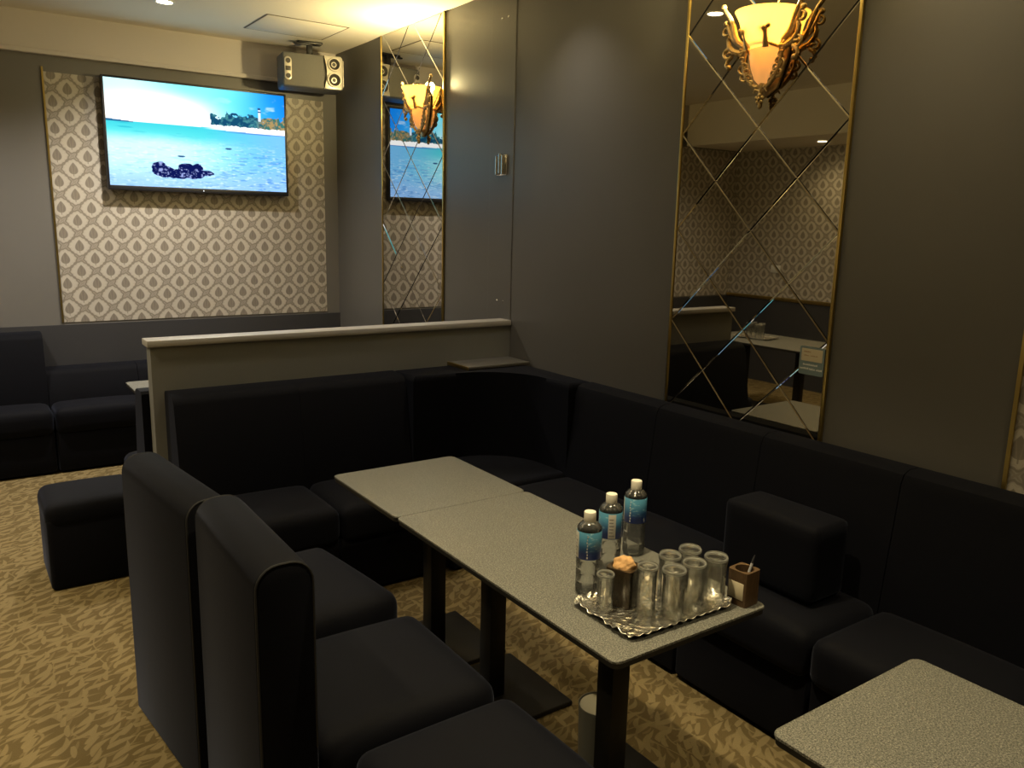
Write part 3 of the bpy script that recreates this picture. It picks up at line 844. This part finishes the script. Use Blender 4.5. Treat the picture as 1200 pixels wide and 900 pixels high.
# ------------------------------------------------------------------ tray and things on the table
ZT = .6505
def tray(name, label, loc, rz, W, D):
    t = thing(name, label, 'tray', loc, rz)
    bm = bmesh.new(); NXt, NYt = 110, 76; V = []
    for j in range(NYt+1):
        row = []
        for i in range(NXt+1):
            u = 2*i/NXt-1; v = 2*j/NYt-1
            u = u*(1.25-.25*abs(u)); v = v*(1.25-.25*abs(v))
            x, y = u*W/2, v*D/2
            e = min(W/2-abs(x), D/2-abs(y))
            # soften the corners
            cx, cy = max(0, abs(x)-(W/2-.035)), max(0, abs(y)-(D/2-.035)); rr = math.hypot(cx, cy)
            if rr > .035:
                f = .035/rr; x = math.copysign(W/2-.035+cx*f, x); y = math.copysign(D/2-.035+cy*f, y); e = 0
            elif cx > 0 and cy > 0: e = min(e, .035-rr)
            per = (math.atan2(y/D, x/W))
            s = x+y*1.3
            k = max(0, 1-e/.019)
            wob = .0030*math.sin(95*x)*math.cos(90*y)+.0016*math.sin(210*(x-y))
            z = .004+.013*k**1.6 + wob*k*1.3
            if e < .004: z -= .003
            if k > 0:
                sc = 1+.010*k*math.sin(per*34); x *= sc; y *= sc
            emb = .0011*math.sin(170*x+2*math.sin(60*y))*math.sin(170*y+2*math.sin(50*x)) if k <= 0 else 0
            row.append(bm.verts.new((x, y, z+emb)))
        V.append(row)
    for j in range(NYt):
        for i in range(NXt): bm.faces.new((V[j][i],V[j][i+1],V[j+1][i+1],V[j+1][i]))
    m = MB(); m.bm.free(); m.bm = bm
    o = m.build('tray_pan', M_silver, t, angle=80)
    md = o.modifiers.new('thickness', 'SOLIDIFY'); md.thickness = .0018; md.offset = -1
    return t
tray('serving_tray', 'silver ornate tray with a scalloped rim full of upturned glasses', (.236,.168,ZT), math.radians(-1.5), .365, .245)
ZI = ZT+.0068

def bottle(label, x, y, rz, tilt=0):
    t = thing('water_bottle', label, 'bottle', (x,y,ZT), rz, 'water bottles on the table'); t.scale = (1.06,1.06,1.06)
    def fl(a, z): return 1-.035*(.5+.5*math.cos(a*8))*(1 if z < .085 and z > .012 else 0)
    prof = [(0,.006),(.018,.003),(.026,.0),(.0305,.006),(.0315,.014),(.0315,.032),(.0298,.036),(.0315,.040),(.0315,.066),(.0298,.070),(.0315,.074),(.0315,.096),(.0308,.098),(.0308,.169),(.0312,.172),(.0302,.178),(.022,.187),(.0145,.191),(.0135,.193),(.0135,.205)]
    inn = [(.012,.205),(.012,.192),(.020,.184),(.0285,.176),(.0295,.169),(.0295,.098),(.030,.090),(.030,.014),(.025,.005),(0,.008)]
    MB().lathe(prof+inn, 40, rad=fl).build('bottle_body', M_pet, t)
    MB().lathe([(.0315,.098),(.0318,.0985),(.0318,.1685),(.0315,.169)], 40).build('blue_label', M_label, t)
    g = math.radians(150)
    pw = MB().lathe([(.0319,.100),(.03205,.1005),(.03205,.1665),(.0319,.167)], 6, a0=g-.32, a1=g+.32).build('white_panel', M_panelw, t)
    tx = MB(); random.seed(int(x*1000))
    for k in range(6):
        z = .106+.009*k; tx.lathe([(.03207,z),(.03215,z+.0005),(.03215,z+.003),(.03207,z+.0035)], 5, a0=g-.24, a1=g-.24+random.uniform(.25,.46))
    tx.build('panel_print', M_ink, t)
    lg = MB(); a0 = math.radians(-70)
    for k in range(4):
        lg.lathe([(.0319,.102+.003*k),(.0321,.1025+.003*k),(.0319,.1045+.003*k)], 3, a0=a0+random.uniform(-.1,0), a1=a0+random.uniform(.04,.14))
    lg.build('emblem', M_white, t); lg = MB()
    for k in range(8):
        aa = math.radians(-150)+.03*math.sin(k*2.1)
        lg.lathe([(.0319,.102+.0078*k),(.0321,.1025+.0078*k),(.0319,.107+.0078*k)], 3, a0=aa, a1=aa+random.uniform(.06,.13))
    lg.build('white_lettering', M_white, t)
    b = MB(); b.lathe([(.0,.191),(.0148,.191),(.0152,.193),(.0152,.213),(.0142,.2155),(0,.2155)], 40, rad=lambda a,z: 1+.012*math.cos(a*20)*(1 if .194 < z < .212 else 0))
    b.build('cap', M_capw, t)
    return t
bottle('water bottle with blue label and white cap, nearest the tray corner, leftmost', .141, .322, math.radians(10))
bottle('water bottle with blue label turned to show a white text panel, middle one', .288, .402, math.radians(86))
bottle('water bottle with blue label and white cap, rearmost and rightmost of the three', .434, .455, math.radians(-12))

def tumbler(label, x, y, r, h, rz=0, grp=True):
    t = thing('glass_tumbler', label, 'glass', (x,y,ZI), rz, 'upturned glasses on the tray')
    # upside down: mouth at z=0, heavy base on top
    ri = r*.93
    prof = [(r*.90,.0),(r*.91,.0015),(r*.90,h*.30),(r*.905,h*.6),(r*.92,h*.84),(r*.99,h*.885),(r*1.0,h*.93),(r*.985,h*.975),(r*.92,h),(r*.74,h),(r*.62,h-.006),(r*.3,h-.009),(0,h-.009)]
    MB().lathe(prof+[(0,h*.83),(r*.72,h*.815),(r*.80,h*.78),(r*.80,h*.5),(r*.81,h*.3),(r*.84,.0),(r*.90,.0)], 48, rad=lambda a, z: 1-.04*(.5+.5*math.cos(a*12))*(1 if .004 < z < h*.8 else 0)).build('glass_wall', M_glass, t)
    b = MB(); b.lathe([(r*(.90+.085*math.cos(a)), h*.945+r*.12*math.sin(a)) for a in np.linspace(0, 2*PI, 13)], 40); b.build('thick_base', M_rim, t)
    return t
GL = [('small narrow upturned glass beside the leftmost bottle on the tray', .108,.214,.0235,.098),
      ('slim upturned glass right of the dark napkin holder', .184,.143,.0270,.130),
      ('upturned glass at the rear of the tray, half hidden, left of its neighbour', .281,.160,.0300,.131),
      ('upturned glass with a thick base, nearest the front edge of the tray', .226,.092,.0315,.130),
      ('upturned glass at the rear of the tray, furthest back of the group', .360,.164,.0310,.129),
      ('upturned glass with a thick base in the middle of the front row', .301,.094,.0315,.130),
      ('upturned glass at the right end of the tray beside the wooden pen cup', .378,.090,.0315,.130)]
for i, (lab, x, y, r, h) in enumerate(GL): tumbler(lab, x, y, r, h, .3*i)

def square_cup(mb, hs, h, bore, depth, n=40):
    b = mb.bm; 
    out0, out1, cir, bot = [], [], [], []
    for k in range(n):
        a = 2*PI*k/n; c, s = math.cos(a), math.sin(a)
        p = 9; f = 1/((abs(c)**p+abs(s)**p)**(1/p))
        out0.append(b.verts.new((hs*f*c, hs*f*s, 0))); out1.append(b.verts.new((hs*f*c, hs*f*s, h)))
        cir.append(b.verts.new((bore*c, bore*s, h))); bot.append(b.verts.new((bore*c, bore*s, h-depth)))
    b.faces.new(out0[::-1]); b.faces.new(bot)
    for A, B in ((out0,out1),(out1,cir),(cir,bot)):
        for k in range(n): b.faces.new((A[k],A[(k+1)%n],B[(k+1)%n],B[k]))
    return mb
cup = thing('pen_cup', 'square brown wooden cup holding a pen, at the table corner beyond the tray', 'cup', (.455,.058,ZT), math.radians(4))
square_cup(MB(), .0305, .094, .0245, .075).build('cup_block', M_wood, cup)
MB().box(-.0313,-.0303,-.022,.024,.018,.064,.0003).build('pale_label', M_cream, cup)
pen = thing('pen', 'silver pen with a black tip leaning in the wooden cup', 'pen', (.455,.058,ZT))
d = Vector((.030,-.004,.085)).normalized(); p0 = Vector((-.004,0,.024))
MB().tube([p0, p0+d*.085], .0036, 10).build('barrel', pmat('pen_silver', (.62,.62,.66), .3, .4), pen)
MB().tube([p0+d*.085, p0+d*.098, p0+d*.108], [.0034,.003,.0012], 10).build('pen_tip', M_blackp, pen)

nh = thing('napkin_holder', 'dark glossy square holder stuffed with a crumpled tan napkin, on the tray', 'holder', (.176,.218,ZI), math.radians(20))
square_cup(MB(), .037, .100, .033, .085).build('holder_block', M_woodd, nh)
bm = bmesh.new(); bmesh.ops.create_icosphere(bm, subdivisions=4, radius=1)
for v in bm.verts:
    c = v.co; q = 1+.07*math.sin(5*c.x+4*c.z)+.05*math.sin(7*c.y-4*c.x)+.025*math.sin(13*c.z+9*c.y)
    v.co = Vector((c.x*.030*q, c.y*.030*q, .100+c.z*.026*q))
m = MB(); m.bm.free(); m.bm = bm
nk = m.build('crumpled_napkin', M_tan); nk.location = (.176,.218,ZI); nk.rotation_euler = (0,0,.35)
tag(nk, 'crumpled tan napkin bulging from the dark square holder', 'napkin')

# tray on the left-wall table (seen in the mirror)
tr2 = tray('serving_tray', 'silver tray on the left wall table, seen only in the near mirror', (-2.1,3.55,ZT), math.radians(80), .36, .245)
for i, (dx, dy) in enumerate(((-.06,.08),(.03,.05),(-.03,-.04),(.05,-.07))):
    t = tumbler('upturned glasses on the left wall table, seen only in the near mirror', -2.1+dx, 3.55+dy, .031, .13); t['group'] = 'glasses on the left wall table'
# light switch on the left wall, seen in the mirror
sw = thing('light_switch', 'small pale switch plate on the left wallpaper, seen in the near mirror', 'switch', (XL+.004, 4.3, 1.22))
MB().box(0,.008,-.06,.06,-.04,.04,.003).build('plate', M_white, sw)
for yy in (-.03,0,.03): MB().box(.008,.011,yy-.011,yy+.011,-.022,.022,.002).build('rocker', M_white, sw)

for t in [o for o in COL.objects if o.type == 'EMPTY' and len(o.children) == 1]:
    c = t.children[0]; c.parent = None
    c.location = t.location; c.rotation_euler = t.rotation_euler
    for k in t.keys(): c[k] = t[k]
    nm = t.name; bpy.data.objects.remove(t); c.name = nm

# ------------------------------------------------------------------ camera and render look
fx = 950.283
Fw = Vector((0.56300317, 0.80362157, -0.19292435)); Rt = Vector((0.8213653, -0.56994388, 0.02286942)); Up = Vector((0.0915777, 0.17133692, 0.98094709))
cam = bpy.data.cameras.new('camera'); cam.sensor_width = 36; cam.lens = fx/1200*36; cam.clip_start = .02
co = bpy.data.objects.new('camera', cam); COL.objects.link(co)
M4 = Matrix((( Rt.x, Up.x, -Fw.x, -1.20556), (Rt.y, Up.y, -Fw.y, -1.22547), (Rt.z, Up.z, -Fw.z, 1.61830), (0,0,0,1)))
co.matrix_world = M4
SC.camera = co
w = bpy.data.worlds.new('world'); SC.world = w; w.use_nodes = True
w.node_tree.nodes['Background'].inputs[0].default_value = (1,.85,.6,1); w.node_tree.nodes['Background'].inputs[1].default_value = .02
vs_ = SC.view_settings; vs_.view_transform = 'Standard'; vs_.look = 'None'; vs_.gamma = 1; vs_.exposure = .32; vs_.use_curve_mapping = False
cy = SC.cycles
cy.use_denoising = True; cy.max_bounces = 10; cy.transparent_max_bounces = 24; cy.transmission_bounces = 12; cy.glossy_bounces = 6
cy.sample_clamp_indirect = 8; cy.caustics_refractive = False; cy.caustics_reflective = False; cy.blur_glossy = .5
